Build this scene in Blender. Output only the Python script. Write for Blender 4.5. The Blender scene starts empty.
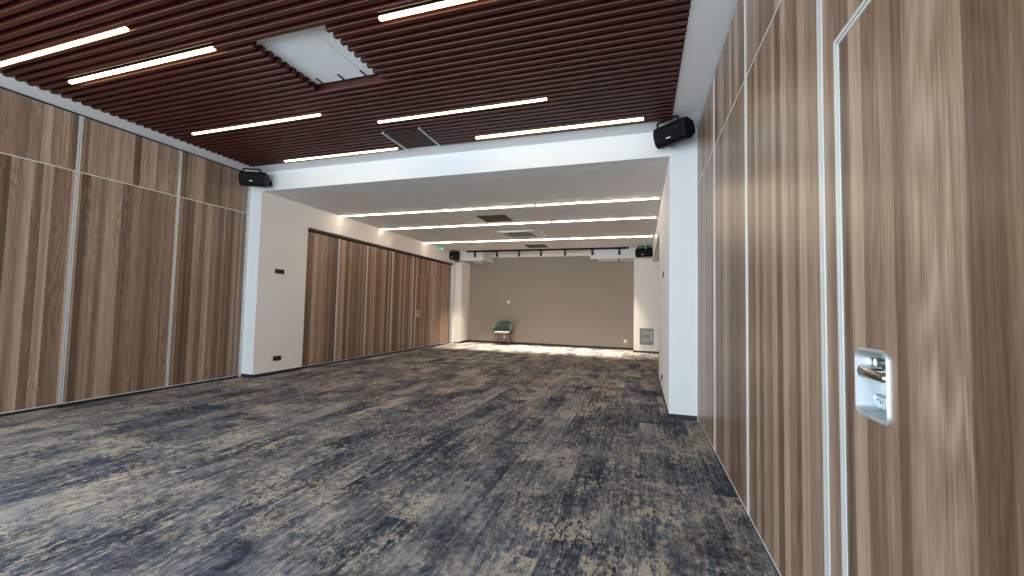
import bpy, bmesh, math, random
from mathutils import Vector, Matrix
random.seed(4)
scn = bpy.context.scene
COL = scn.collection
PI = math.pi

# ------------------------------------------------------------------ place dimensions (metres)
XL, XR = -6.573, 0.653            # partition faces of the front room
XLI, XRI = -6.215, 0.339          # inner edges of the plaster soffit strips
ZC = 3.562                        # front ceiling
YB, YS = 5.336, 5.059             # face of the dividing beam, edge of its soffit strip
ZB = 3.233                        # rear ceiling = underside of the beam
XL2, XR2 = -6.304, 0.337          # side walls of the rear room
YP = 6.38                         # end of the left pier
YPR = 8.2                         # end of the right pier
ZP = 2.81                         # head of the rear partition opening
YF = 13.9                        # far accent wall
YQ = 13.2                         # face of the far piers
YW = -3.3                         # window wall behind the camera
ZR = 2.845                        # horizontal joint of the tall panels

# ------------------------------------------------------------------ mesh builder
class MB:
    def __init__(s): s.bm = bmesh.new()
    def box(s, x0, x1, y0, y1, z0, z1):
        v = [s.bm.verts.new(p) for p in ((x0,y0,z0),(x1,y0,z0),(x1,y1,z0),(x0,y1,z0),(x0,y0,z1),(x1,y0,z1),(x1,y1,z1),(x0,y1,z1))]
        for f in ((0,3,2,1),(4,5,6,7),(0,1,5,4),(1,2,6,5),(2,3,7,6),(3,0,4,7)): s.bm.faces.new([v[i] for i in f])
        return s
    def loft(s, rings, cap=True):
        R = [[s.bm.verts.new(p) for p in r] for r in rings]
        n = len(R[0])
        for a, b in zip(R, R[1:]):
            for i in range(n):
                s.bm.faces.new((a[i], a[(i+1)%n], b[(i+1)%n], b[i]))
        if cap == 'end': s.bm.faces.new(R[-1])
        elif cap:
            s.bm.faces.new(R[0][::-1]); s.bm.faces.new(R[-1])
        return s
    def tube(s, pts, r, seg=12):
        pts = [Vector(p) for p in pts]; rr = r if isinstance(r, (list, tuple)) else [r]*len(pts)
        rings = []
        up = None
        for i, p in enumerate(pts):
            t = (pts[min(i+1, len(pts)-1)] - pts[max(i-1, 0)]).normalized()
            if up is None:
                up = Vector((0,0,1)) if abs(t.z) < .9 else Vector((0,1,0))
            a = t.cross(up).normalized(); b = a.cross(t).normalized(); up = b
            rings.append([p + rr[i]*(math.cos(k*2*PI/seg)*a + math.sin(k*2*PI/seg)*b) for k in range(seg)])
        return s.loft(rings)
    def prism(s, prof, axis, a, b):
        def P(q, w):
            if axis == 'x': return (w, q[0], q[1])
            if axis == 'y': return (q[0], w, q[1])
            return (q[0], q[1], w)
        return s.loft([[P(q, a) for q in prof], [P(q, b) for q in prof]])
    def build(s, name, mat, parent=None, bevel=0, smooth=False, loc=None, rot=None, seg=2):
        bmesh.ops.recalc_face_normals(s.bm, faces=s.bm.faces[:])
        me = bpy.data.meshes.new(name); s.bm.to_mesh(me); s.bm.free()
        me.materials.append(mat)
        if smooth:
            for p in me.polygons: p.use_smooth = True
        o = bpy.data.objects.new(name, me); COL.objects.link(o)
        if parent: o.parent = parent
        if loc: o.location = loc
        if rot: o.rotation_euler = rot
        if bevel:
            m = o.modifiers.new('bevel', 'BEVEL'); m.width = bevel; m.segments = seg; m.limit_method = 'ANGLE'
            m.harden_normals = False
        return o

def rrect(w, h, r, n=6, cx=0, cy=0):
    out = []
    for (sx, sy, a0) in ((1,1,0),(-1,1,90),(-1,-1,180),(1,-1,270)):
        for k in range(n+1):
            a = math.radians(a0 + 90*k/n)
            out.append((cx + sx*(w/2-r) + r*math.cos(a), cy + sy*(h/2-r) + r*math.sin(a)))
    return out

def tag(o, label, cat, group=None):
    o['label'] = label; o['category'] = cat
    if group: o['group'] = group
    return o
def thing(name, label, cat, loc=(0,0,0), rotz=0, group=None):
    o = bpy.data.objects.new(name, None); COL.objects.link(o)
    o.empty_display_size = .1
    o.location = loc; o.rotation_euler = (0,0,rotz)
    return tag(o, label, cat, group)
def struct(name, mb, mat, **k):
    o = mb.build(name, mat, **k); o['kind'] = 'structure'; return o
def dup(root, loc, rotz, label):
    r = root.copy(); COL.objects.link(r); r.location = loc; r.rotation_euler = (0,0,rotz); r['label'] = label
    for ch in list(root.children):
        c = ch.copy(); COL.objects.link(c); c.parent = r
        for g in list(ch.children):
            d = g.copy(); COL.objects.link(d); d.parent = c
    return r

# ------------------------------------------------------------------ materials
def srgb(r, g, b):
    f = lambda c: c/12.92 if c <= .04045 else ((c+.055)/1.055)**2.4
    return (f(r/255), f(g/255), f(b/255), 1)
def mat(name):
    m = bpy.data.materials.new(name); m.use_nodes = True
    nt = m.node_tree; return m, nt, nt.nodes['Principled BSDF']
def plain(name, col, rough=.5, metal=0, spec=.5, bump=0, bscale=200, var=0):
    m, nt, b = mat(name)
    b.inputs['Base Color'].default_value = col; b.inputs['Roughness'].default_value = rough
    b.inputs['Metallic'].default_value = metal; b.inputs['Specular IOR Level'].default_value = spec
    tc = nt.nodes.new('ShaderNodeTexCoord')
    n = nt.nodes.new('ShaderNodeTexNoise'); n.inputs['Scale'].default_value = bscale; n.inputs['Detail'].default_value = 3
    nt.links.new(tc.outputs['Object'], n.inputs['Vector'])
    if bump:
        bp = nt.nodes.new('ShaderNodeBump'); bp.inputs['Strength'].default_value = bump; bp.inputs['Distance'].default_value = .002
        nt.links.new(n.outputs['Fac'], bp.inputs['Height']); nt.links.new(bp.outputs['Normal'], b.inputs['Normal'])
    if var:
        n2 = nt.nodes.new('ShaderNodeTexNoise'); n2.inputs['Scale'].default_value = 1.3; n2.inputs['Detail'].default_value = 4
        nt.links.new(tc.outputs['Object'], n2.inputs['Vector'])
        mx = nt.nodes.new('ShaderNodeMix'); mx.data_type = 'RGBA'
        mx.inputs[6].default_value = [c*(1-var) for c in col[:3]]+[1]; mx.inputs[7].default_value = [min(1, c*(1+var)) for c in col[:3]]+[1]
        nt.links.new(n2.outputs['Fac'], mx.inputs[0]); nt.links.new(mx.outputs[2], b.inputs['Base Color'])
    return m
def emit(name, col, strength):
    m = bpy.data.materials.new(name); m.use_nodes = True; nt = m.node_tree
    nt.nodes.remove(nt.nodes['Principled BSDF'])
    e = nt.nodes.new('ShaderNodeEmission'); e.inputs['Color'].default_value = (*col, 1); e.inputs['Strength'].default_value = strength
    nt.links.new(e.outputs[0], nt.nodes['Material Output'].inputs['Surface']); return m

class G:                                   # small node-graph helper
    def __init__(s, nt): s.nt = nt; s.N = nt.nodes; s.L = nt.links
    def _in(s, sock, v):
        if isinstance(v, bpy.types.NodeSocket): s.L.new(v, sock)
        elif v is not None: sock.default_value = v
    def m(s, op, a, b=None, c=None, clamp=False):
        n = s.N.new('ShaderNodeMath'); n.operation = op; n.use_clamp = clamp
        s._in(n.inputs[0], a); s._in(n.inputs[1], b); s._in(n.inputs[2], c); return n.outputs[0]
    def xyz(s, x, y, z=0.0):
        n = s.N.new('ShaderNodeCombineXYZ'); s._in(n.inputs[0], x); s._in(n.inputs[1], y); s._in(n.inputs[2], z); return n.outputs[0]
    def noise(s, v, scale=1., detail=2., rough=.5, dist=0.):
        n = s.N.new('ShaderNodeTexNoise'); s._in(n.inputs['Vector'], v); n.inputs['Scale'].default_value = scale
        n.inputs['Detail'].default_value = detail; n.inputs['Roughness'].default_value = rough; n.inputs['Distortion'].default_value = dist
        return n.outputs['Fac']
    def vor1(s, w, scale=1.):
        n = s.N.new('ShaderNodeTexVoronoi'); n.voronoi_dimensions = '1D'; n.feature = 'F1'
        s._in(n.inputs['W'], w); n.inputs['Scale'].default_value = scale; n.inputs['Randomness'].default_value = 1
        q = s.N.new('ShaderNodeSeparateColor'); s.L.new(n.outputs['Color'], q.inputs[0]); return q.outputs[0]
    def ss(s, v, a, b):
        n = s.N.new('ShaderNodeMapRange'); n.interpolation_type = 'SMOOTHSTEP'
        s._in(n.inputs[0], v); n.inputs[1].default_value = a; n.inputs[2].default_value = b; return n.outputs[0]
    def ramp(s, v, stops, interp='LINEAR'):
        n = s.N.new('ShaderNodeValToRGB'); n.color_ramp.interpolation = interp
        e = n.color_ramp.elements
        while len(e) < len(stops): e.new(.5)
        for el, (p, c) in zip(e, stops): el.position = p; el.color = c
        s._in(n.inputs[0], v); return n.outputs[0]
    def mix(s, f, a, b):
        n = s.N.new('ShaderNodeMix'); n.data_type = 'RGBA'
        s._in(n.inputs[0], f); s._in(n.inputs[6], a); s._in(n.inputs[7], b); return n.outputs[2]

def wood_material():
    m, nt, b = mat('walnut_laminate'); g = G(nt)
    tc = nt.nodes.new('ShaderNodeTexCoord'); sp = nt.nodes.new('ShaderNodeSeparateXYZ'); nt.links.new(tc.outputs['Object'], sp.inputs[0])
    oi = nt.nodes.new('ShaderNodeObjectInfo')
    u = g.m('MULTIPLY_ADD', oi.outputs['Random'], 61.0, sp.outputs['Y']); z = sp.outputs['Z']
    wob = g.m('MULTIPLY_ADD', g.noise(g.xyz(g.m('MULTIPLY', u, 3.), g.m('MULTIPLY', z, .7)), 1., 1.), .012, u)
    b1 = g.vor1(wob, 12.5); b2 = g.vor1(g.m('ADD', wob, 9.3), 23.)
    mid = g.noise(g.xyz(g.m('MULTIPLY', u, 34.), g.m('MULTIPLY', z, .55)), 1., 4., .6)
    fine = g.noise(g.xyz(g.m('MULTIPLY', u, 150.), g.m('MULTIPLY', z, 3.)), 1., 4., .7)
    cath = g.noise(g.xyz(g.m('MULTIPLY', u, 8.), g.m('MULTIPLY', z, .8)), 1., 1., .4)
    rings = g.m('SINE', g.m('MULTIPLY', cath, 75.))
    cath2 = g.noise(g.xyz(g.m('MULTIPLY', u, 5.), g.m('MULTIPLY', z, .6), 4.), 1., 1., .4)
    v = g.m('MULTIPLY', b1, .42)
    v = g.m('MULTIPLY_ADD', b2, .22, v)
    v = g.m('MULTIPLY_ADD', mid, .34, v)
    v = g.m('MULTIPLY_ADD', g.m('SUBTRACT', fine, .5), .62, v)
    v = g.m('MULTIPLY_ADD', g.m('MULTIPLY', rings, g.ss(cath2, .45, .65)), .07, v)
    v = g.m('ADD', v, .03)
    col = g.ramp(v, [(.16, srgb(80,60,45)), (.37, srgb(110,86,68)), (.54, srgb(140,114,95)), (.69, srgb(167,141,121)), (.88, srgb(191,167,147))])
    nt.links.new(col, b.inputs['Base Color'])
    b.inputs['Roughness'].default_value = .36; b.inputs['Specular IOR Level'].default_value = .5
    bp = nt.nodes.new('ShaderNodeBump'); bp.inputs['Strength'].default_value = .12; bp.inputs['Distance'].default_value = .001
    nt.links.new(fine, bp.inputs['Height']); nt.links.new(bp.outputs['Normal'], b.inputs['Normal'])
    return m

def carpet_material():
    m, nt, b = mat('distressed_carpet'); g = G(nt)
    tc = nt.nodes.new('ShaderNodeTexCoord'); sp = nt.nodes.new('ShaderNodeSeparateXYZ'); nt.links.new(tc.outputs['Object'], sp.inputs[0])
    x, y = sp.outputs['X'], sp.outputs['Y']
    tx = g.m('FLOOR', g.m('DIVIDE', x, .25)); ty = g.m('FLOOR', g.m('ADD', y, g.m('MULTIPLY', tx, .37)))
    wn = nt.nodes.new('ShaderNodeTexWhiteNoise'); wn.noise_dimensions = '2D'; nt.links.new(g.xyz(tx, ty), wn.inputs['Vector'])
    r = wn.outputs['Value']
    ro = g.m('MULTIPLY', r, 7.)
    def nz(sx, sy, off, det, ro_=.6, dist=0., tile=True):
        return g.noise(g.xyz(g.m('MULTIPLY', x, sx), g.m('MULTIPLY', y, sy), g.m('MULTIPLY_ADD', ro, .12 if tile else 0., off)), 1., det, ro_, dist)
    patch = nz(2.1, 1.5, 1.3, 3., .6)
    patch2 = nz(8., 6., 33.3, 6., .8)
    streak = nz(85., 9., 5.1, 4., .8, tile=False)
    streak2 = nz(26., 1.7, 15.1, 4., .65)
    speck = nz(34., 19., 8.7, 6., .82, tile=False)
    tone = nz(2.4, 1.5, 21., 4., .6)
    # wool ground: slate blue to grey
    t = g.m('ADD', g.m('MULTIPLY', tone, .62), g.m('ADD', g.m('MULTIPLY', streak, .42), g.m('MULTIPLY', streak2, .40)))
    t = g.m('ADD', t, g.m('MULTIPLY', g.m('SUBTRACT', r, .5), .14))
    t = g.m('MULTIPLY_ADD', g.m('SUBTRACT', speck, .5), .75, t)
    ground = g.ramp(t, [(.46, srgb(26,30,40)), (.58, srgb(58,64,79)), (.70, srgb(108,111,118)), (.84, srgb(164,157,150))])
    # worn beige
    bm_ = g.m('ADD', g.m('MULTIPLY', patch, .50), g.m('MULTIPLY', patch2, .50))
    bm_ = g.m('ADD', bm_, g.m('MULTIPLY', g.m('SUBTRACT', streak, .5), .34))
    bm_ = g.m('ADD', bm_, g.m('MULTIPLY', g.m('SUBTRACT', streak2, .5), .30))
    bm_ = g.m('ADD', bm_, g.m('MULTIPLY', g.m('SUBTRACT', speck, .5), 1.0))
    bm_ = g.m('ADD', bm_, g.m('MULTIPLY', g.m('SUBTRACT', r, .5), .06))
    bmask = g.ss(bm_, .53, .585)
    beige = g.ramp(g.m('ADD', g.m('MULTIPLY', speck, .6), g.m('MULTIPLY', patch, .5)), [(.4, srgb(146,134,122)), (.75, srgb(222,203,178))])
    c = g.mix(g.m('MULTIPLY', bmask, .85), ground, beige)
    # dark ink blots
    dk = g.m('ADD', g.m('ADD', g.m('MULTIPLY', nz(3.0, 2.2, 57., 3., .6), .55), g.m('MULTIPLY', nz(14., 10., 77., 4., .7), .45)), g.m('ADD', g.m('MULTIPLY', g.m('SUBTRACT', speck, .5), .75), g.m('MULTIPLY', g.m('SUBTRACT', streak, .5), .30)))
    # fine dark cracking where the pile is worn
    crk = nz(20., 12., 91., 5., .75)
    crk = g.m('ABSOLUTE', g.m('SUBTRACT', crk, .5))
    cm_ = g.m('MULTIPLY', g.m('SUBTRACT', 1.0, g.ss(crk, .01, .045)), g.ss(nz(4., 3., 111., 2., .5), .46, .60))
    c = g.mix(g.m('MULTIPLY', cm_, .75), c, srgb(34,33,36))
    c = g.mix(g.m('MULTIPLY', g.ss(dk, .58, .66), .85), c, srgb(28,29,35))
    nt.links.new(c, b.inputs['Base Color'])
    b.inputs['Roughness'].default_value = .92; b.inputs['Specular IOR Level'].default_value = .15
    bp = nt.nodes.new('ShaderNodeBump'); bp.inputs['Strength'].default_value = .5; bp.inputs['Distance'].default_value = .004
    nt.links.new(g.noise(g.xyz(g.m('MULTIPLY', x, 260.), g.m('MULTIPLY', y, 120.)), 1., 2.), bp.inputs['Height'])
    nt.links.new(bp.outputs['Normal'], b.inputs['Normal'])
    return m

def slat_material():
    m, nt, b = mat('dark_slat_wood'); g = G(nt)
    tc = nt.nodes.new('ShaderNodeTexCoord'); sp = nt.nodes.new('ShaderNodeSeparateXYZ'); nt.links.new(tc.outputs['Object'], sp.inputs[0])
    n = g.noise(g.xyz(g.m('MULTIPLY', sp.outputs['X'], 1.2), g.m('MULTIPLY', sp.outputs['Y'], 60.), g.m('MULTIPLY', sp.outputs['Z'], 60.)), 1., 4., .6)
    col = g.ramp(n, [(.3, srgb(44,17,11)), (.7, srgb(80,37,26))])
    nt.links.new(col, b.inputs['Base Color']); b.inputs['Roughness'].default_value = .38; b.inputs['Specular IOR Level'].default_value = .28
    return m

def fabric(name, c1, c2):
    m, nt, b = mat(name); g = G(nt)
    tc = nt.nodes.new('ShaderNodeTexCoord')
    n = g.noise(tc.outputs['Object'], 260., 2.)
    nt.links.new(g.ramp(n, [(.35, c1), (.65, c2)]), b.inputs['Base Color']); b.inputs['Roughness'].default_value = .9
    return m

M = {}
M['wood'] = wood_material(); M['carpet'] = carpet_material(); M['slat'] = slat_material()
M['white'] = plain('white_paint', srgb(222,223,223), .6, bump=.06, bscale=300, var=.015)
M['ceil'] = plain('rear_ceiling_paint', srgb(222,219,215), .8, bump=.05, bscale=300, var=.02)
M['cream'] = plain('cream_paint', srgb(238,232,226), .7, bump=.06, bscale=300, var=.015)
M['taupe'] = plain('taupe_wall_covering', srgb(147,137,128), .8, bump=.25, bscale=420, var=.03)
M['soffit'] = plain('soffit_paint', srgb(228,230,231), .7, bump=.05, bscale=300)
M['backing'] = plain('black_felt', srgb(16,12,11), .95)
M['alu'] = plain('satin_aluminium', (.72,.73,.73,1), .4, .35)
M['aluw'] = plain('anodised_profile', (.70,.70,.68,1), .4, .35)
M['groove'] = plain('dark_rubber', srgb(28,28,30), .7)
M['skirt'] = plain('dark_skirting', srgb(30,33,40), .6)
M['black'] = plain('black_plastic', srgb(9,9,11), .55, spec=.25, bump=.2, bscale=500)
M['mesh'] = plain('speaker_grille', srgb(7,8,10), .7, spec=.2, bump=.8, bscale=700)
M['logo'] = plain('pale_badge', srgb(215,220,225), .4)
M['dkplate'] = plain('dark_switch_plate', srgb(38,34,31), .4)
M['plastic'] = plain('white_plastic', srgb(228,228,224), .4)
M['hatch'] = plain('hatch_board', srgb(222,224,226), .6, var=.03)
M['duct'] = plain('bare_duct_void', srgb(74,46,30), .8, var=.2)
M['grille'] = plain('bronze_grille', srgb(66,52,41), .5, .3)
M['chrome'] = plain('polished_nickel', (.50,.46,.41,1), .25, 1)
M['cup'] = plain('pressed_steel_cup', (.58,.62,.64,1), .48, .8)
M['green'] = fabric('green_upholstery', srgb(38,54,50), srgb(56,74,68))
M['seat'] = fabric('pale_grey_upholstery', srgb(98,96,91), srgb(126,123,117))
M['legwood'] = plain('beech_leg', srgb(112,62,38), .45, var=.2)
M['steel'] = plain('grey_steel', srgb(128,126,120), .4, .5)
M['steeld'] = plain('grey_steel_panel', srgb(104,103,98), .35, .5, var=.1)
M['orange'] = plain('orange_plastic', srgb(196,110,60), .5)
M['signgreen'] = emit('lit_green_sign', (.02,.40,.20), .9)
M['signwhite'] = emit('lit_white_pictogram', (.7,.9,.8), .9)
LEDF, LEDR = 9.0, 44.
M['ledf'] = emit('front_led', (1.0,.78,.44), LEDF)
M['ledr'] = emit('rear_led', (1.0,.81,.61), LEDR)
M['lens'] = emit('spot_lens', (1.0,.86,.66), 10.)
M['outframe'] = plain('window_frame_paint', srgb(60,62,64), .5)

# ------------------------------------------------------------------ room shell
WALL = .12
struct('floor', MB().box(XL-.3, XR+.3, YW-.2, YF+.3, -.1, 0), M['carpet'])
FILL_WIN = [(-2.2,.1)]          # unseen left-wall window behind the camera, added to light the right wall
mb = MB().box(XL-.30, XL-.11, .45, YB, 0, ZC+.2).box(XL-.30, XL-.11, YW-.2, .45, 0, .1).box(XL-.30, XL-.11, YW-.2, .45, 3.2, ZC+.2)
mb.box(XL-.30, XL-.11, YW-.2, -2.2, .1, 3.2).box(XL-.30, XL-.11, .1, .45, .1, 3.2)
struct('wall_left', mb, M['white'])
struct('wall_right', MB().box(XR+.11, XR+.30, YW-.2, YB, 0, ZC+.2), M['white'])
# plain panelled stretches of the same walls behind the camera
struct('wall_left_rear', MB().box(XL-.10, XL, .5, 1.86, 0, ZC-.012), M['wood'])
struct('wall_right_rear', MB().box(XR, XR+.10, YW, .58, 0, ZC-.012), M['wood'])
# piers, beam
struct('wall_pier_left', MB().box(XL-.30, XL2, YB, YP, 0, ZB), M['cream'])
struct('wall_pier_right', MB().box(XR2, XR+.30, YB, YPR, 0, ZB), M['cream'])
# white painted front faces of the piers and the beam (one plaster front)
mb = MB().box(XL-.02, XL2, YB-.008, YB, .06, ZB).box(XR2, XR-.001, YB-.008, YB, .06, ZB).box(XL-.02, XR-.001, YB-.008, YB, ZB, ZC)
struct('wall_beam_front', mb, M['white'])
struct('wall_beam', MB().box(XL-.30, XR+.30, YB, YB+.30, ZB, ZC+.2), M['white'])
# soffit strips round the slat ceiling
struct('ceiling_soffit_left', MB().box(XL-.11, XLI, YW, YB-.008, ZC, ZC+.2), M['soffit'])
struct('ceiling_soffit_right', MB().box(XRI, XR+.11, YW, YB-.008, ZC, ZC+.2), M['soffit'])
struct('ceiling_soffit_beam', MB().box(XLI, XRI, YS, YB-.008, ZC, ZC+.2), M['soffit'])
struct('ceiling_front', MB().box(XLI, XRI, YW, YS, ZC+.075, ZC+.2), M['backing'])
struct('ceiling_rear', MB().box(XL-.3, XR+.3, YB+.30, YF+.3, ZB, ZB+.2), M['ceil'])
# rear room
struct('wall_rear_left', MB().box(XL-.30, XL2-.22, YP, YF+.3, 0, ZB), M['white'])
struct('wall_rear_left_header', MB().box(XL2-.22, XL2, YP, YQ, ZP, ZB), M['cream'])
struct('wall_rear_left_jamb', MB().box(XL2-.22, XL2, 12.98, YQ, 0, ZP), M['cream'])
struct('wall_rear_right', MB().box(XR, XR+.30, YPR, YF+.3, 0, ZB), M['wood'])
struct('wall_rear_right_header', MB().box(XR2, XR, YPR, YQ, ZP, ZB), M['white'])
struct('wall_far', MB().box(XL-.3, XR+.3, YF, YF+.3, 0, 3.12), M['taupe'])
struct('wall_far_lintel', MB().box(XL-.3, XR+.3, YF-.02, YF+.3, 3.12, ZB), M['cream'])
struct('wall_far_pier_left', MB().box(XL2-.22, -6.075, YQ, YF, 0, ZB), M['cream'])
struct('wall_far_pier_right', MB().box(-.197, XR, YQ, YF, 0, ZB), M['cream'])
struct('wall_bulkhead_left', MB().box(XL2, -5.17, 12.95, YF, 2.905, ZB).box(XL2, -6.075, 12.95, YQ, 2.905, ZB), M['white'])
struct('wall_bulkhead_right', MB().box(-1.53, XR2, 12.95, YF, 2.905, ZB), M['white'])
# window wall behind the camera
WIN = [(-6.2,-4.15),(-4.0,-1.95),(-1.8,.25)]
mb = MB().box(XL-.3, XR+.3, YW-.2, YW, 0, .10).box(XL-.3, XR+.3, YW-.2, YW, 3.2, ZC+.2)
xs = [XL-.3]+[v for w in WIN for v in w]+[XR+.3]
for a, b in zip(xs[::2], xs[1::2]): mb.box(a, b, YW-.2, YW, .10, 3.2)
struct('wall_back', mb, M['white'])
gm = bpy.data.materials.new('clear_glass'); gm.use_nodes = True; nt = gm.node_tree; nt.nodes.remove(nt.nodes['Principled BSDF'])
tr = nt.nodes.new('ShaderNodeBsdfTransparent'); gl = nt.nodes.new('ShaderNodeBsdfGlossy'); gl.inputs['Roughness'].default_value = .02
mx = nt.nodes.new('ShaderNodeMixShader'); mx.inputs[0].default_value = .06
nt.links.new(tr.outputs[0], mx.inputs[1]); nt.links.new(gl.outputs[0], mx.inputs[2]); nt.links.new(mx.outputs[0], nt.nodes['Material Output'].inputs['Surface'])
for i, (a, b) in enumerate(WIN):
    w = struct('window_%d' % (i+1), MB().box(a, a+.06, YW-.12, YW-.06, .1, 3.2).box(b-.06, b, YW-.12, YW-.06, .1, 3.2)
               .box(a+.06, b-.06, YW-.12, YW-.06, .1, .16).box(a+.06, b-.06, YW-.12, YW-.06, 3.14, 3.2), M['outframe'])
    MB().box(a+.06, b-.06, YW-.095, YW-.085, .16, 3.14).build('pane', gm, w)
    l = bpy.data.lights.new('window_portal', 'AREA'); l.shape = 'RECTANGLE'; l.size = b-a; l.size_y = 3.1
    l.cycles.is_portal = True
    lo = bpy.data.objects.new('window_portal', l); COL.objects.link(lo); lo.location = ((a+b)/2, YW-.15, 1.65)
    lo.rotation_euler = (PI/2, 0, 0)

for i, (a, b) in enumerate(FILL_WIN):  # added side opening, out of view, throws daylight across to the right wall
    x0, x1 = XL-.24, XL-.18
    w = struct('window_%d' % (i+4), MB().box(x0, x1, a, a+.06, .1, 3.2).box(x0, x1, b-.06, b, .1, 3.2)
               .box(x0, x1, a+.06, b-.06, .1, .16).box(x0, x1, a+.06, b-.06, 3.14, 3.2), M['outframe'])
    MB().box(x0+.025, x0+.035, a+.06, b-.06, .16, 3.14).build('pane', gm, w)
    l = bpy.data.lights.new('window_portal', 'AREA'); l.shape = 'RECTANGLE'; l.size = 3.1; l.size_y = b-a
    l.cycles.is_portal = True
    lo = bpy.data.objects.new('window_portal', l); COL.objects.link(lo); lo.location = (XL-.26, (a+b)/2, 1.65)
    lo.rotation_euler = (0, -PI/2, 0)

# skirtings
struct('baseboard_pier_left', MB().box(XL-.02, XL2, YB-.004, YB, 0, .06).box(XL2, XL2+.006, YB, YP, 0, .055), M['skirt'])
struct('baseboard_pier_right', MB().box(XR2, XR-.001, YB-.004, YB, 0, .06).box(XR2-.006, XR2, YB, YPR, 0, .055), M['skirt'])
struct('baseboard_far', MB().box(-6.075, -.197, YF-.012, YF, 0, .07).box(-6.075, -6.063, YQ, YF-.012, 0, .07), M['skirt'])
struct('baseboard_far_piers', MB().box(-6.30, -6.063, YQ-.012, YQ, 0, .04).box(-.209, XR, YQ-.012, YQ, 0, .06).box(-.209, -.197, YQ, YF-.012, 0, .06), M['skirt'])

# ------------------------------------------------------------------ slat ceiling (one surface pattern) with cut-outs
PITCH, SW = .088, .042
def slat_y(i): return YS - .060 - i*PITCH
def snap(y): return round((YS-.060-y)/PITCH)
FRONT_LEDS = [  # x0, x1, y, what singles it out
    (-6.12, -4.11, 2.15, 'LED bar in slat ceiling at upper left corner, nearest the left partition'),
    (-5.71, -3.65, 2.55, 'LED bar in slat ceiling between white access hatch and left partition'),
    (-5.79, -3.67, 3.80, 'LED bar in slat ceiling left of and behind the white access hatch'),
    (-5.42, -3.36, 4.95, 'leftmost LED bar in slat ceiling running along the white beam'),
    (-1.975,  .10, 2.605, 'LED bar in slat ceiling cut by the top edge of the photo'),
    (-3.10, -.98, 4.15, 'LED bar in slat ceiling in front of the dark air grille'),
    (-2.11,  .02, 4.90, 'LED bar in slat ceiling beside the right wall speaker, along white beam')]
cuts = {}
leds = []
for (a, b, y, lab) in FRONT_LEDS:
    i2 = round(2*(YS-.060-y)/PITCH)                 # bars sit in a gap between slats, or replace a slat
    if i2 % 2 == 0: cuts.setdefault(i2//2, []).append((a-.01, b+.01))
    leds.append((a, b, YS-.060-i2*PITCH/2, lab))
HX0, HX1 = -3.285, -2.49
h0, h1 = snap(2.63), snap(3.30)            # slat rows missing at the hatch
HY0, HY1 = slat_y(h0)-.04, slat_y(h1)+.04
for i in range(min(h0,h1), max(h0,h1)+1): cuts.setdefault(i, []).append((HX0, HX1))
GX0, GX1 = -3.26, -2.68
g0, g1 = snap(4.46), snap(5.0)
for i in range(min(g0,g1), max(g0,g1)+1): cuts.setdefault(i, []).append((GX0, GX1))
mb = MB()
i = 0
while slat_y(i) > YW+.1:
    y = slat_y(i); segs = [(XLI, XRI)]
    for (a, b) in cuts.get(i, []):
        new = []
        for (s, e) in segs:
            if b <= s or a >= e: new.append((s, e)); continue
            if a > s+.01: new.append((s, a))
            if b < e-.01: new.append((b, e))
        segs = new
    w, r = SW/2, .008
    z0, z1 = ZC-.012, ZC+.066
    prof = [(y-w, z1), (y-w, z0+r), (y-w+r*.3, z0+r*.3), (y-w+r, z0), (y+w-r, z0), (y+w-r*.3, z0+r*.3), (y+w, z0+r), (y+w, z1)]
    for (s, e) in segs: mb.prism(prof, 'x', s, e)
    i += 1
o = struct('ceiling_slats', mb, M['slat'])

for (a, b, y, lab) in leds:
    t = thing('led_bar', 'glowing warm white '+lab, 'ceiling light', ((a+b)/2, y, ZC-.007), 0, 'LED bars in the slat ceiling')
    L = (b-a)/2
    MB().box(-L, L, -.019, .019, .012, .083).build('housing', M['groove'], t)
    prof = [(-.016,.012),(-.016,-.006),(-.012,-.011),(.012,-.011),(.016,-.006),(.016,.012)]
    MB().prism(prof, 'x', -L, L).build('diffuser', M['ledf'], t)

# white access hatch
t = thing('access_hatch', 'square white access hatch set into the dark slat ceiling', 'hatch', ((HX0+HX1)/2, (HY0+HY1)/2, ZC+.066))
hx, hy = (HX1-HX0)/2, (HY1-HY0)/2
MB().box(-hx-.07, hx+.07, -hy, hy, 0, .009).build('board', M['hatch'], t)
for k in range(3):
    x = -hx*.82 + k*.27
    MB().box(x-.006, x+.006, hy-.10, hy-.015, -.012, 0).build('clip', M['groove'], t)
# fine joint between the two boards
MB().box(hx*.52, hx*.52+.006, -hy+.01, hy-.12, -.0015, 0).build('joint', M['aluw'], t)

# dark air grille
gy0, gy1 = slat_y(g0)-.03, slat_y(g1)+.03
t = thing('air_grille', 'dark square air grille in slat ceiling with two pale side rails', 'air vent', ((GX0+GX1)/2, (gy0+gy1)/2, ZC-.005))
gx, gy = (GX1-GX0)/2, abs(gy1-gy0)/2
MB().box(-gx+.035, gx-.035, -gy, gy, .05, .08).build('duct_box', M['backing'], t)
mb = MB()
for k in range(13):
    y = -gy+.03+k*(2*gy-.06)/12; mb.box(-gx+.04, gx-.04, y-.006, y+.006, .0, .03)
for k in range(9):
    x = -gx+.06+k*(2*gx-.12)/8; mb.box(x-.005, x+.005, -gy+.02, gy-.02, .006, .05)
mb.build('louvres', M['grille'], t)
for s in (-1, 1):
    MB().box(s*(gx-.02)-.012, s*(gx-.02)+.012, -gy, gy, -.012, .08).build('side_rail', M['aluw'], t)

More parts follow.
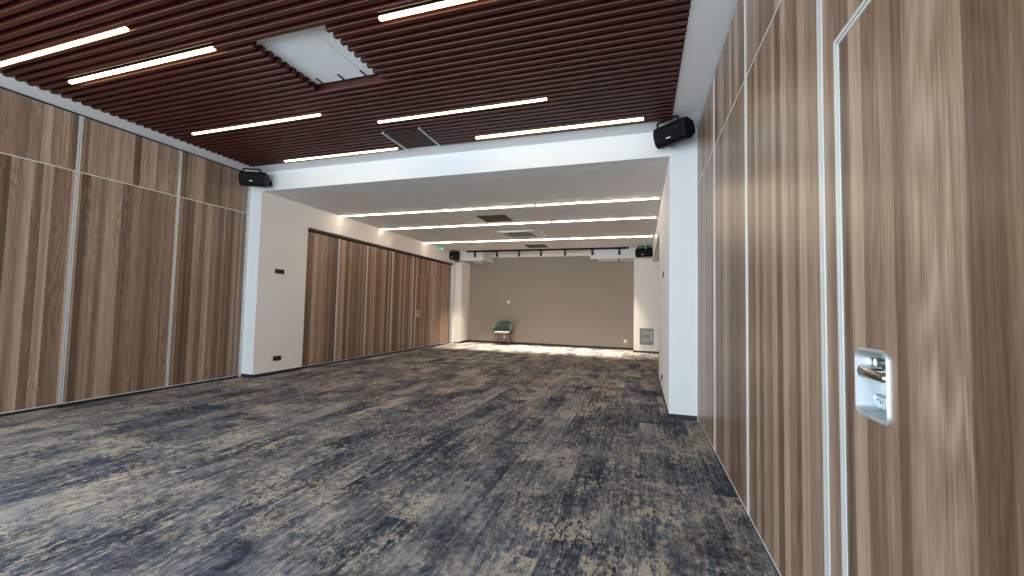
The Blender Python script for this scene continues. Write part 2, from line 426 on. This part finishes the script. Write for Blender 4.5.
# ------------------------------------------------------------------ partition panels
def make_board(t, y0, y1, z0, z1, face, thick, hole=None):
    """board whose room face is at local x = 0, body behind it (face = +1 looks to +x)"""
    xa, xb = (-thick, 0) if face > 0 else (0, thick)
    mb = MB()
    if hole is None: mb.box(xa, xb, y0, y1, z0, z1)
    else:
        a, b, c, d = hole
        mb.box(xa, xb, y0, a, z0, z1).box(xa, xb, b, y1, z0, z1).box(xa, xb, a, b, z0, c).box(xa, xb, a, b, d, z1)
    return mb
def profile(mb, y, z0, z1, face, w=.016, out=.004):
    xa, xb = sorted((-.03*face, out*face)); mb.box(xa, xb, y-w/2, y+w/2, z0, z1)
def panel(loc, width, ztop, face, label, group, joint=None, grooved=False, ends=(True, True)):
    t = thing('partition_panel', label, 'partition panel', loc, 0, group)
    z0 = .046
    h = width/2 - .003
    if joint:
        mb = make_board(t, -h+.02, h-.02, z0, joint-.006, face, .09); mb.build('board', M['wood'], t)
        make_board(t, -h+.02, h-.02, joint+.006, ztop, face, .09).build('upper_board', M['wood'], t)
        xa, xb = sorted((-.03*face, .002*face)); MB().box(xa, xb, -h+.02, h-.02, joint-.006, joint+.006).build('joint_strip', M['aluw'], t)
    else: make_board(t, -h+.02, h-.02, z0, ztop, face, .09).build('board', M['wood'], t)
    for s in (-1, 1):
        mb = MB(); profile(mb, s*(h-.008), z0, ztop, face); mb.build('edge_profile', M['aluw'], t)
    xa, xb = sorted((-.07*face, -.008*face)); MB().box(xa, xb, -h, h, 0, .034).build('bottom_seal', M['groove'], t)
    xa, xb = sorted((-.08*face, .003*face)); MB().box(xa, xb, -h, h, .034, .046).build('bottom_rail', M['aluw'], t)
    return t
def cup_handle(door, y, z, face, flip=1):
    """pressed steel cup with lever, key cylinder; built as sub-parts of the door"""
    W, H, D = .182, .208, .052
    out = rrect(W, H, .032, cx=y, cy=z); inn = rrect(W-.024, H-.024, .024, cx=y, cy=z); bot = rrect(W-.036, H-.036, .02, cx=y, cy=z)
    f = face
    R = lambda pr, x: [(x*f, p[0], p[1]) for p in pr]
    mid = rrect(W-.012, H-.012, .028, cx=y, cy=z)
    MB().loft([R(out, -.001), R(out, .004), R(mid, .009), R(inn, .005), R(bot, -D)], cap='end').build('handle_cup', M['cup'], door, smooth=False)
    # lever: rose, neck, arm
    zc = z+.030; yc = y + flip*.060
    x0 = -D*f
    mb = MB().tube([(x0, yc, zc), (x0+.008*f, yc, zc)], .020, 20).tube([(x0+.006*f, yc, zc), (x0+.052*f, yc, zc)], .010, 14)
    for q in (-.008, .022): mb.tube([(x0, yc-flip*q, zc+.030), (x0+.030*f, yc-flip*q, zc+.030)], .013, 16)
    mb.build('lever_rose', M['chrome'], door, smooth=False)
    x1 = x0+.052*f
    e = -flip
    pts = [(x1, yc-e*.018, zc), (x1, yc-e*.012, zc), (x1, yc+e*.05, zc-.002), (x1, yc+e*.110, zc-.005), (x1-.004*f, yc+e*.122, zc-.005)]
    rings = []
    for (px, py, pz), (hx_, hz) in zip(pts, [(.006,.013),(.009,.018),(.008,.015),(.007,.012),(.004,.009)]):
        rings.append([(px+hx_*math.cos(k*PI/6), py, pz+hz*math.sin(k*PI/6)) for k in range(12)])
    MB().loft(rings).build('lever', M['chrome'], door, smooth=True)
    zk = z-.052; yk = y + flip*.060
    mb = MB().tube([(x0, yk, zk), (x0+.016*f, yk, zk)], .0135, 18)
    mb.box(min(x0, x0+.010*f), max(x0, x0+.010*f), yk-.012, yk+.012, zk-.026, zk)
    mb.tube([(x0+.010*f, yk, zk+.006), (x0+.022*f, yk, zk+.006)], .010, 14)
    mb.build('key_cylinder', M['cup'], door)

def door_panel(loc, width, ztop, face, dy0, dy1, dtop, hy, hz, label, group, flip=1, joint=None):
    """partition panel with a pass door; dy0, dy1 in local y"""
    t = thing('partition_panel', label, 'partition panel', loc, 0, group)
    h = width/2-.003; z0 = .046
    xa, xb = (-.09, 0) if face > 0 else (0, .09)
    zj = joint or ztop
    mb = MB().box(xa, xb, -h+.02, dy0-.018, z0, zj-.006).box(xa, xb, dy1+.018, h-.02, z0, zj-.006).box(xa, xb, dy0-.018, dy1+.018, dtop+.018, zj-.006)
    mb.build('board', M['wood'], t)
    if joint:
        MB().box(xa, xb, -h+.02, h-.02, joint+.006, ztop).build('upper_board', M['wood'], t)
        a, b = sorted((-.03*face, .002*face)); MB().box(a, b, -h+.02, h-.02, joint-.006, joint+.006).build('joint_strip', M['aluw'], t)
    for s in (-1, 1):
        mb = MB(); profile(mb, s*(h-.008), z0, ztop, face); mb.build('edge_profile', M['aluw'], t)
    a, b = sorted((-.06*face, .005*face))
    MB().box(a, b, dy0-.018, dy0-.004, z0, dtop+.004).box(a, b, dy1+.004, dy1+.018, z0, dtop+.004).build('door_frame', M['aluw'], t)
    MB().box(a, b, dy0-.018, dy1+.018, dtop+.004, dtop+.018).build('door_head', M['aluw'] if joint else M['wood'], t)
    a, b = sorted((-.07*face, -.008*face)); MB().box(a, b, -h, h, 0, .034).build('bottom_seal', M['groove'], t)
    a, b = sorted((-.08*face, .003*face)); MB().box(a, b, -h, h, .034, .046).build('bottom_rail', M['aluw'], t)
    d = make_board(t, dy0+.012, dy1-.012, z0+.008, dtop-.012, face, .085, hole=(hy-.084, hy+.084, hz-.097, hz+.097)).build('door', M['wood'], t)
    a, b = sorted((-.05*face, .004*face))
    MB().box(a, b, dy0, dy0+.012, z0+.008, dtop).box(a, b, dy1-.012, dy1, z0+.008, dtop).build('door_edge', M['aluw'], d)
    MB().box(a, b, dy0+.012, dy1-.012, dtop-.012, dtop).build('top_edge', M['aluw'] if joint else M['wood'], d)
    cup_handle(d, hy, hz, face, flip)
    return t

gL = 'wood-grain partition panels on the left of the front room'
ptop = ZC-.026
for (a, b, lab) in [(1.90, 3.041, 'wood-grain partition panel on left wall, cut by the left edge of the photo'),
                    (3.041, 4.178, 'middle wood-grain partition panel on left wall, two seams from the white pier'),
                    (4.178, 5.30, 'wood-grain partition panel on left wall right beside the white left pier')]:
    panel((XL, (a+b)/2, 0), b-a, ptop, 1, lab, gL, joint=ZR)
gR = 'wood-grain partition panels on the right of the front room'
for (a, b, lab) in [(4.148, 5.32, 'narrow-looking wood-grain partition panel right next to white right pier'),
                    (2.945, 4.148, 'wood-grain partition panel on right wall, second from the white right pier'),
                    (1.795, 2.945, 'wood-grain partition panel on right wall, just before the one with a door')]:
    panel((XR, (a+b)/2, 0), b-a, ptop, -1, lab, gR, joint=ZR)
a, b = .60, 1.795; c = (a+b)/2
door_panel((XR, c, 0), b-a, ptop, -1, .72-c, 1.655-c, 2.25, 1.467-c, 1.098, 'nearest wood-grain panel on right wall, with pass door and steel cup handle', gR, flip=1, joint=ZR)
gB = 'wood-grain partition panels on the left of the rear room'
XB = XL2-.085
zb = 2.745
for (a, b, lab) in [(6.39, 7.36, 'rear-room wood-grain panel directly beside the cream left pier wall'),
                    (7.36, 8.35, 'rear-room wood-grain panel, second from the cream left pier wall'),
                    (8.35, 9.42, 'rear-room wood-grain panel, third from the cream left pier wall'),
                    (9.42, 10.47, 'rear-room wood-grain panel just before the one with the pass door')]:
    panel((XB, (a+b)/2, 0), b-a, zb, 1, lab, gB)
c = (10.47+11.80)/2
door_panel((XB, c, 0), 1.33, zb, 1, 10.66-c, 11.67-c, 2.2, 10.81-c, 1.06, 'rear-room wood-grain panel with a pass door and small steel handle', gB, flip=-1)
panel((XB, (11.80+12.86)/2, 0), 1.06, zb, 1, 'farthest rear-room wood-grain panel, beyond the pass door by the far wall', gB)
# closing jambs and head tracks
struct('trim_1', MB().box(XB-.09, XB-.02, 12.865, 12.98, 0, zb), M['groove'])
t = thing('partition_track', 'dark overhead track above the rear-room wood-grain partition', 'track', (XB, (YP+12.98)/2, zb))
hl = (12.98-YP)/2-.002
MB().box(-.11, -.062, -hl, hl, .0, ZP-zb).box(-.038, .045, -hl, hl, .012, ZP-zb).build('rail', M['groove'], t)
MB().box(.045, .052, -hl, hl, .02, ZP-zb-.004).build('cover_strip', M['grille'], t)
struct('trim_2', MB().box(XL-.09, XL-.015, 1.86, YB-.008, ptop, ZC), M['groove'])
struct('trim_3', MB().box(XR+.015, XR+.09, .58, YB-.008, ptop, ZC), M['groove'])
struct('trim_4', MB().box(XL-.06, XL+.012, 5.302, YB-.008, 0, ptop), M['aluw'])

# ------------------------------------------------------------------ rear room LED lines
REAR = [(7.265, 'nearest row'), (8.755, 'middle row'), (10.965, 'farthest row')]
XSEG = [(-6.285, -4.135, 'left'), (-4.085, -1.915, 'middle'), (-1.865, .285, 'right')]
mats = 0
first = None
for (y, rn) in REAR:
    for (a, b, sn) in XSEG:
        lab = 'thin glowing LED line on rear ceiling, %s, %s one of three' % (rn, sn)
        if first is None:
            t = first = thing('ceiling_led_light', lab, 'ceiling light', ((a+b)/2, y, ZB-.020), 0, 'LED lines on the rear ceiling')
            L = (b-a)/2
            MB().box(-L, L, -.016, .016, .006, .022).build('housing', M['aluw'], t)
            MB().box(-L, L, -.008, .008, -.002, .006).build('diffuser', M['ledr'], t)
        else: dup(first, ((a+b)/2, y, ZB-.020), 0, lab)

# ------------------------------------------------------------------ rear ceiling fittings
def open_vent(loc, lab):
    t = thing('ceiling_vent', lab, 'air vent', loc, 0, 'open vents in the rear ceiling')
    MB().box(-.31, .31, -.30, .30, -.002, .0).build('void', M['duct'], t)
    mb = MB()
    for s in (-1, 1):
        mb.box(s*.31-.012, s*.31+.012, -.312, .312, -.007, 0).box(-.298, .298, s*.30-.012, s*.30+.012, -.007, 0)
    mb.build('rim', M['grille'], t)
    mb = MB()
    for k in range(7): mb.box(-.298, .298, -.25+k*.083-.006, -.25+k*.083+.006, -.005, -.002)
    mb.build('louvre', M['grille'], t)
    return t
open_vent((-3.03, 8.23, ZB), 'dark brown square vent in rear ceiling, nearer of the two')
open_vent((-3.10, 12.2, ZB), 'dark brown square vent in rear ceiling near the light track')
t = thing('cassette_air_conditioner', 'white square ceiling cassette air conditioner in the rear room', 'air conditioner', (-3.02, 10.08, ZB))
mb = MB()
for s in (-1, 1):
    mb.box(s*.39-.08, s*.39+.08, -.47, .47, -.035, 0).box(-.31, .31, s*.39-.08, s*.39+.08, -.035, 0)
mb.build('frame', M['plastic'], t, bevel=.008)
MB().box(-.30, .30, -.30, .30, -.022, -.004).build('intake_grille', M['steeld'], t)
for (x0, x1, y0, y1) in ((-.28,.28,-.375,-.335),(-.28,.28,.335,.375),(-.375,-.335,-.28,.28),(.335,.375,-.28,.28)):
    MB().box(x0, x1, y0, y1, -.038, -.033).build('air_flap', M['groove'], t)
def detector(loc, lab):
    t = thing('smoke_detector', lab, 'smoke detector', loc, 0, 'detectors on the rear ceiling')
    def ring(r, z): return [(r*math.cos(k*PI/12), r*math.sin(k*PI/12), z) for k in range(24)]
    MB().loft([ring(.060, 0), ring(.060, -.014)]).build('base', M['plastic'], t)
    MB().loft([ring(.048, -.014), ring(.048, -.034), ring(.036, -.046), ring(.012, -.049)]).build('sensor_head', M['plastic'], t, smooth=False)
detector((-2.40, 10.30, ZB), 'small white round smoke detector on rear ceiling, farther one')
detector((-2.40, 9.95, ZB), 'small white round smoke detector on rear ceiling, nearer one')

# spot track
t = thing('light_track', 'long black spotlight track on rear ceiling before the accent wall', 'light track', (-3.05, 12.83, ZB))
MB().box(-2.68, 2.68, -.020, .020, -.058, 0).build('rail', M['black'], t)
for s in (-1, 1): MB().box(s*2.68-.02, s*2.68+.02, -.022, .022, -.060, 0).build('end_cap', M['black'], t)
SPOTX = [-5.44, -4.635, -3.858, -3.108, -2.319, -1.45, -.63]
SPL = ['leftmost black track spotlight, in front of the white left bulkhead', 'second black track spotlight from the left', 'third black track spotlight from the left',
       'middle one of the seven black track spotlights', 'fifth black track spotlight from the left', 'sixth black track spotlight from the left, at the bulkhead edge', 'rightmost black track spotlight, in front of the right bulkhead']
first = None
SPOT_W = 1100
for x, lab in zip(SPOTX, SPL):
    loc = (x, 12.83, ZB-.058)
    if first is None:
        t = first = thing('track_spotlight', lab, 'spotlight', loc, 0, 'spotlights on the black track')
        MB().box(-.05, .05, -.014, .014, -.022, 0).build('adapter', M['black'], t)
        def ring(r, z): return [(r*math.cos(k*PI/10), r*math.sin(k*PI/10), z) for k in range(20)]
        MB().loft([ring(.012, -.022), ring(.012, -.04), ring(.034, -.045), ring(.036, -.17), ring(.030, -.172), ring(.029, -.15)]).build('lamp_head', M['black'], t)
        MB().loft([ring(.028, -.150), ring(.028, -.155)]).build('lens', M['lens'], t)
    else: dup(first, loc, 0, lab)
    l = bpy.data.lights.new('spot_beam', 'SPOT'); l.energy = SPOT_W; l.spot_size = math.radians(58); l.spot_blend = 1.0; l.shadow_soft_size = .03; l.color = (1, .86, .66)
    lo = bpy.data.objects.new('spot_beam', l); COL.objects.link(lo); lo.location = (x, 12.83, ZB-.24); lo.rotation_euler = (math.radians(-4), 0, 0)

# pairs of dark strips edging a cream plate under the bulkheads
for (x0, x1, lab) in [(-5.90, -5.25, 'dark-edged slot under the white left bulkhead'), (-1.42, -.66, 'dark-edged slot under the white right bulkhead')]:
    t = thing('bulkhead_bands', lab, 'air vent', ((x0+x1)/2, 13.42, 2.905), 0, 'slot pairs under the far bulkheads')
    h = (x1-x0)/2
    for s in (-1, 1): MB().box(s*(h-.02)-.02, s*(h-.02)+.02, -.40, .40, -.014, 0).build('band', M['grille'], t)
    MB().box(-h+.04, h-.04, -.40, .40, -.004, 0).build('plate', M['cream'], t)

# ------------------------------------------------------------------ loudspeakers
def speaker(loc, rotz, tilt, lab, S=1.0, wall=(0, .2), roll=0):
    t = thing('wall_speaker', lab, 'loudspeaker', loc, rotz, 'black wall loudspeakers')
    t.scale = (S, S, S)
    Rm = Matrix.Rotation(roll, 3, 'Y') @ Matrix.Rotation(tilt, 3, 'X')
    # cabinet section in y,z : front (grille) towards -y, tapered to the back
    sec = [(-.125,-.085),(-.135,0),(-.125,.085),(-.095,.125),(.0,.135),(.105,.08),(.115,0),(.105,-.08),(.0,-.135),(-.095,-.125)]
    xs = [(-.225,.86),(-.205,1.0),(.205,1.0),(.225,.86)]
    mb = MB().loft([[tuple(Rm @ Vector((x, p[0]*k, p[1]*k))) for p in sec] for x, k in xs]); mb.build('cabinet', M['black'], t)
    gr = MB().loft([[tuple(Rm @ Vector(p)) for p in ((-.198,y,-.084),(.198,y,-.084),(.198,y,.084),(-.198,y,.084))] for y in (-.128,-.137)])
    gr.build('grille', M['mesh'], t, bevel=.004)
    MB().loft([[tuple(Rm @ Vector(p)) for p in ((-.03,y,-.052),(.03,y,-.052),(.03,y,-.038),(-.03,y,-.038))] for y in (-.137,-.1395)]).build('badge', M['logo'], t)
    # yoke bracket over the top, with arm to the wall
    P = [Rm @ Vector(p) for p in ((-.15,-.09,.11),(-.15,-.09,.162),(-.14,-.09,.172),(.14,-.09,.172),(.15,-.09,.162),(.15,-.09,.11))]
    MB().tube(P, .014, 8).build('yoke', M['black'], t)
    q = Rm @ Vector((0, -.01, .186))
    inv = Matrix.Rotation(-rotz, 3, 'Z')
    w = inv @ Vector((wall[0], wall[1], 0)) / S
    MB().tube([Rm @ Vector((0,.10,0)), Rm @ Vector((0,.15,0)), w], .022, 10).tube([w*.96, w], .05, 14).build('wall_arm', M['black'], t)
    return t
speaker((-6.18, 5.07, 3.35), math.radians(24), math.radians(8), 'black loudspeaker in the left corner above the white left pier', .9, (.06, YB-.009-5.07))
speaker((.365, 5.03, 3.395), math.radians(-40), math.radians(18), 'black loudspeaker in the right corner above the white right pier', .93, (-.02, YB-.009-5.03))
speaker((-6.255, 12.76, 3.065), math.radians(20), math.radians(6), 'small-looking black loudspeaker on the far left bulkhead', 1.0, (-.0, 12.95-12.76))
speaker((.10, 12.75, 3.045), math.radians(-22), math.radians(12), 'small-looking black loudspeaker on the far right bulkhead', 1.05, (0, 12.95-12.75))

# ------------------------------------------------------------------ exit signs
t = thing('exit_sign', 'small green exit sign high on left wall by far bulkhead', 'sign', (XL2, 11.8, 3.05))
MB().box(0, .20, .012, .030, .05, .17).build('housing', M['plastic'], t)
MB().box(.006, .194, .004, .012, .055, .165).build('sign_face', M['signgreen'], t)
mb = MB().box(.115, .16, .001, .004, .075, .145)
mb.loft([[(.060+.009*math.cos(k*PI/5), y, .143+.009*math.sin(k*PI/5)) for k in range(10)] for y in (.001, .004)])
for (p, q) in (((.060,.132),(.066,.105)), ((.066,.105),(.085,.090)), ((.066,.105),(.050,.075)), ((.062,.126),(.085,.118)), ((.062,.126),(.040,.112))):
    d = Vector((q[0]-p[0], q[1]-p[1])).normalized(); n = Vector((-d.y, d.x))*.0045
    mb.loft([[(a[0]+s*n.x, y, a[1]+s*n.y) for a, s in ((p,1),(q,1),(q,-1),(p,-1))] for y in (.001, .004)])
mb.build('pictogram', M['signwhite'], t)
t = thing('exit_sign', 'thin green exit sign seen edge-on above the far right loudspeaker', 'sign', (.13, 11.8, ZB))
MB().box(-.008, .008, -.13, .13, -.03, 0).build('mount', M['plastic'], t)
MB().box(-.012, .012, -.15, .15, -.21, -.03).build('sign_face', M['signgreen'], t)

# ------------------------------------------------------------------ plates
def plate(name, lab, cat, loc, axis, face, w, h, mat_, n=2, group=None):
    t = thing(name, lab, cat, loc, 0, group)
    def bx(a, b, z0, z1, d0, d1):
        mb = MB()
        d0, d1 = sorted((d0*face, d1*face))
        return mb.box(d0, d1, a, b, z0, z1) if axis == 'x' else mb.box(a, b, d0, d1, z0, z1)
    bx(-w/2, w/2, -h/2, h/2, 0, .009).build('cover_plate', mat_, t, bevel=.002)
    for k in range(n):
        a = -w/2 + (k+.5)*w/n
        bx(a-w/n*.38, a+w/n*.38, -h*.34, h*.34, .009, .0125).build('rocker' if cat == 'switch' else 'socket', M['groove'] if mat_ is M['dkplate'] else M['plastic'], t)
    return t
plate('light_switch', 'dark light switch plate on the cream left pier wall', 'switch', (XL2, 5.765, 1.866), 'x', 1, .20, .085, M['dkplate'], 3)
plate('wall_outlet', 'dark power outlet low on the cream left pier wall', 'outlet', (XL2, 5.80, .285), 'x', 1, .17, .085, M['dkplate'], 2)
plate('light_switch', 'dark light switch on inner face of the right pier', 'switch', (XR2, 6.66, 1.86), 'x', -1, .16, .10, M['dkplate'], 2)
plate('wall_outlet', 'dark outlet low on inner face of the right pier', 'outlet', (XR2, 6.98, .24), 'x', -1, .16, .085, M['dkplate'], 2)
plate('thermostat', 'small white thermostat on the taupe accent wall above the chair', 'thermostat', (-4.535, YF, 1.495), 'y', -1, .10, .10, M['plastic'], 1)
t = plate('wall_outlet', 'small white outlet with orange plug low on the taupe wall', 'outlet', (-.47, YF, .25), 'y', -1, .085, .16, M['plastic'], 1)
MB().box(-.028, .028, -.055, -.012, -.075, -.01).build('plug', M['orange'], t, bevel=.006)
t = plate('wall_outlet', 'white outlet on the taupe wall seen between the chair legs', 'outlet', (-4.66, YF, .25), 'y', -1, .08, .12, M['plastic'], 1)

# grey service hatch on the far right pier
t = thing('service_cabinet', 'grey metal service cabinet low on the white far right pier', 'cabinet', (.183, YQ, .50))
mb = MB()
for s in (-1, 1): mb.box(s*.185-.015, s*.185+.015, -.02, 0, -.255, .255).box(-.17, .17, -.02, 0, s*.24-.015, s*.24+.015)
mb.build('frame', M['steel'], t)
d = MB().box(-.17, .17, -.012, -.001, -.225, .225).build('door', M['steeld'], t)
MB().box(-.13, .10, -.016, -.012, .04, .19).build('upper_panel', M['steel'], d, bevel=.006)
MB().box(-.13, .10, -.016, -.012, -.19, -.02).build('lower_panel', M['steel'], d, bevel=.006)
MB().box(.125, .145, -.026, -.012, -.14, .17).build('handle', M['alu'], d, bevel=.004)

# ------------------------------------------------------------------ chair
t = thing('armchair', 'green tub-back chair with pale seat and wooden legs at accent wall', 'chair', (-4.57, 13.42, 0), math.radians(3))
# seat cushion
def srect(w, d, z, r=.09, cy=0): return [(p[0], p[1]+cy, z) for p in rrect(w, d, r, 6)]
MB().loft([srect(.47,.45,.385), srect(.52,.50,.40), srect(.53,.51,.44), srect(.50,.48,.462), srect(.40,.38,.468)]).build('seat', M['seat'], t, smooth=True)
# curved shell back: swept arc, front opening towards -y
def shell():
    mb = MB(); n = 26; rows = []
    for k in range(n+1):
        a = math.radians(-22 + 224*k/n)
        c, s_ = math.cos(a), math.sin(a)
        e = max(0, math.sin(a))
        top = .60 + .215*min(1, (max(0, s_+.38)/1.32))**.75
        px, py = .285*c, .265*s_+.0
        th = .045
        ox, oy = c*th, s_*th
        fl = .03
        rows.append([(px, py, .395), (px+ox*.6, py+oy*.6, .375), (px+ox, py+oy, .42), (px+ox+c*fl, py+oy+s_*fl, top-.03), (px+ox*.6+c*fl, py+oy*.6+s_*fl, top), (px+c*fl*.6, py+s_*fl*.6, top-.02)])
    return mb.loft(rows)
shell().build('backrest', M['green'], t, smooth=True)
for (sx, sy) in ((-1,-1),(1,-1),(-1,1),(1,1)):
    MB().tube([(sx*.20, sy*.16, .40), (sx*.238, sy*.20, .20), (sx*.275, sy*.24, 0)], [.024, .021, .016], 10).build('leg', M['legwood'], t, smooth=True)
MB().box(-.20, .20, -.18, -.155, .345, .395).box(-.20, .20, .155, .18, .345, .395).box(-.2, -.175, -.155, .155, .345, .395).box(.175, .2, -.155, .155, .345, .395).build('seat_frame', M['legwood'], t)

# ------------------------------------------------------------------ daylight
w = bpy.data.worlds.new('overcast_sky'); scn.world = w; w.use_nodes = True
bg = w.node_tree.nodes['Background']; bg.inputs['Color'].default_value = (.75, .89, 1.0, 1); bg.inputs['Strength'].default_value = 14.2

# ------------------------------------------------------------------ camera
F_PX, yaw, pitch, roll = 405.22, -.3076, .0483, .0219
cy, sy = math.cos(yaw), math.sin(yaw)
fwd = Vector((sy*math.cos(pitch), cy*math.cos(pitch), math.sin(pitch)))
r0 = Vector((cy, -sy, 0)); u0 = r0.cross(fwd)
r1 = math.cos(roll)*r0 + math.sin(roll)*u0; u1 = -math.sin(roll)*r0 + math.cos(roll)*u0
cam = bpy.data.cameras.new('camera'); co = bpy.data.objects.new('camera', cam); COL.objects.link(co)
mt = Matrix((( r1.x, u1.x, -fwd.x, 0), (r1.y, u1.y, -fwd.y, 0), (r1.z, u1.z, -fwd.z, 1.3), (0,0,0,1)))
co.matrix_world = mt
cam.sensor_fit = 'HORIZONTAL'; cam.sensor_width = 36; cam.lens = F_PX/1024*36; cam.clip_start = .02
scn.camera = co

scn.view_settings.view_transform = 'Standard'; scn.view_settings.look = 'None'
scn.view_settings.exposure = 0; scn.view_settings.gamma = 1; scn.view_settings.use_curve_mapping = False
scn.cycles.use_denoising = True
scn.cycles.max_bounces = 10; scn.cycles.diffuse_bounces = 6; scn.cycles.glossy_bounces = 4; scn.cycles.sample_clamp_indirect = 8
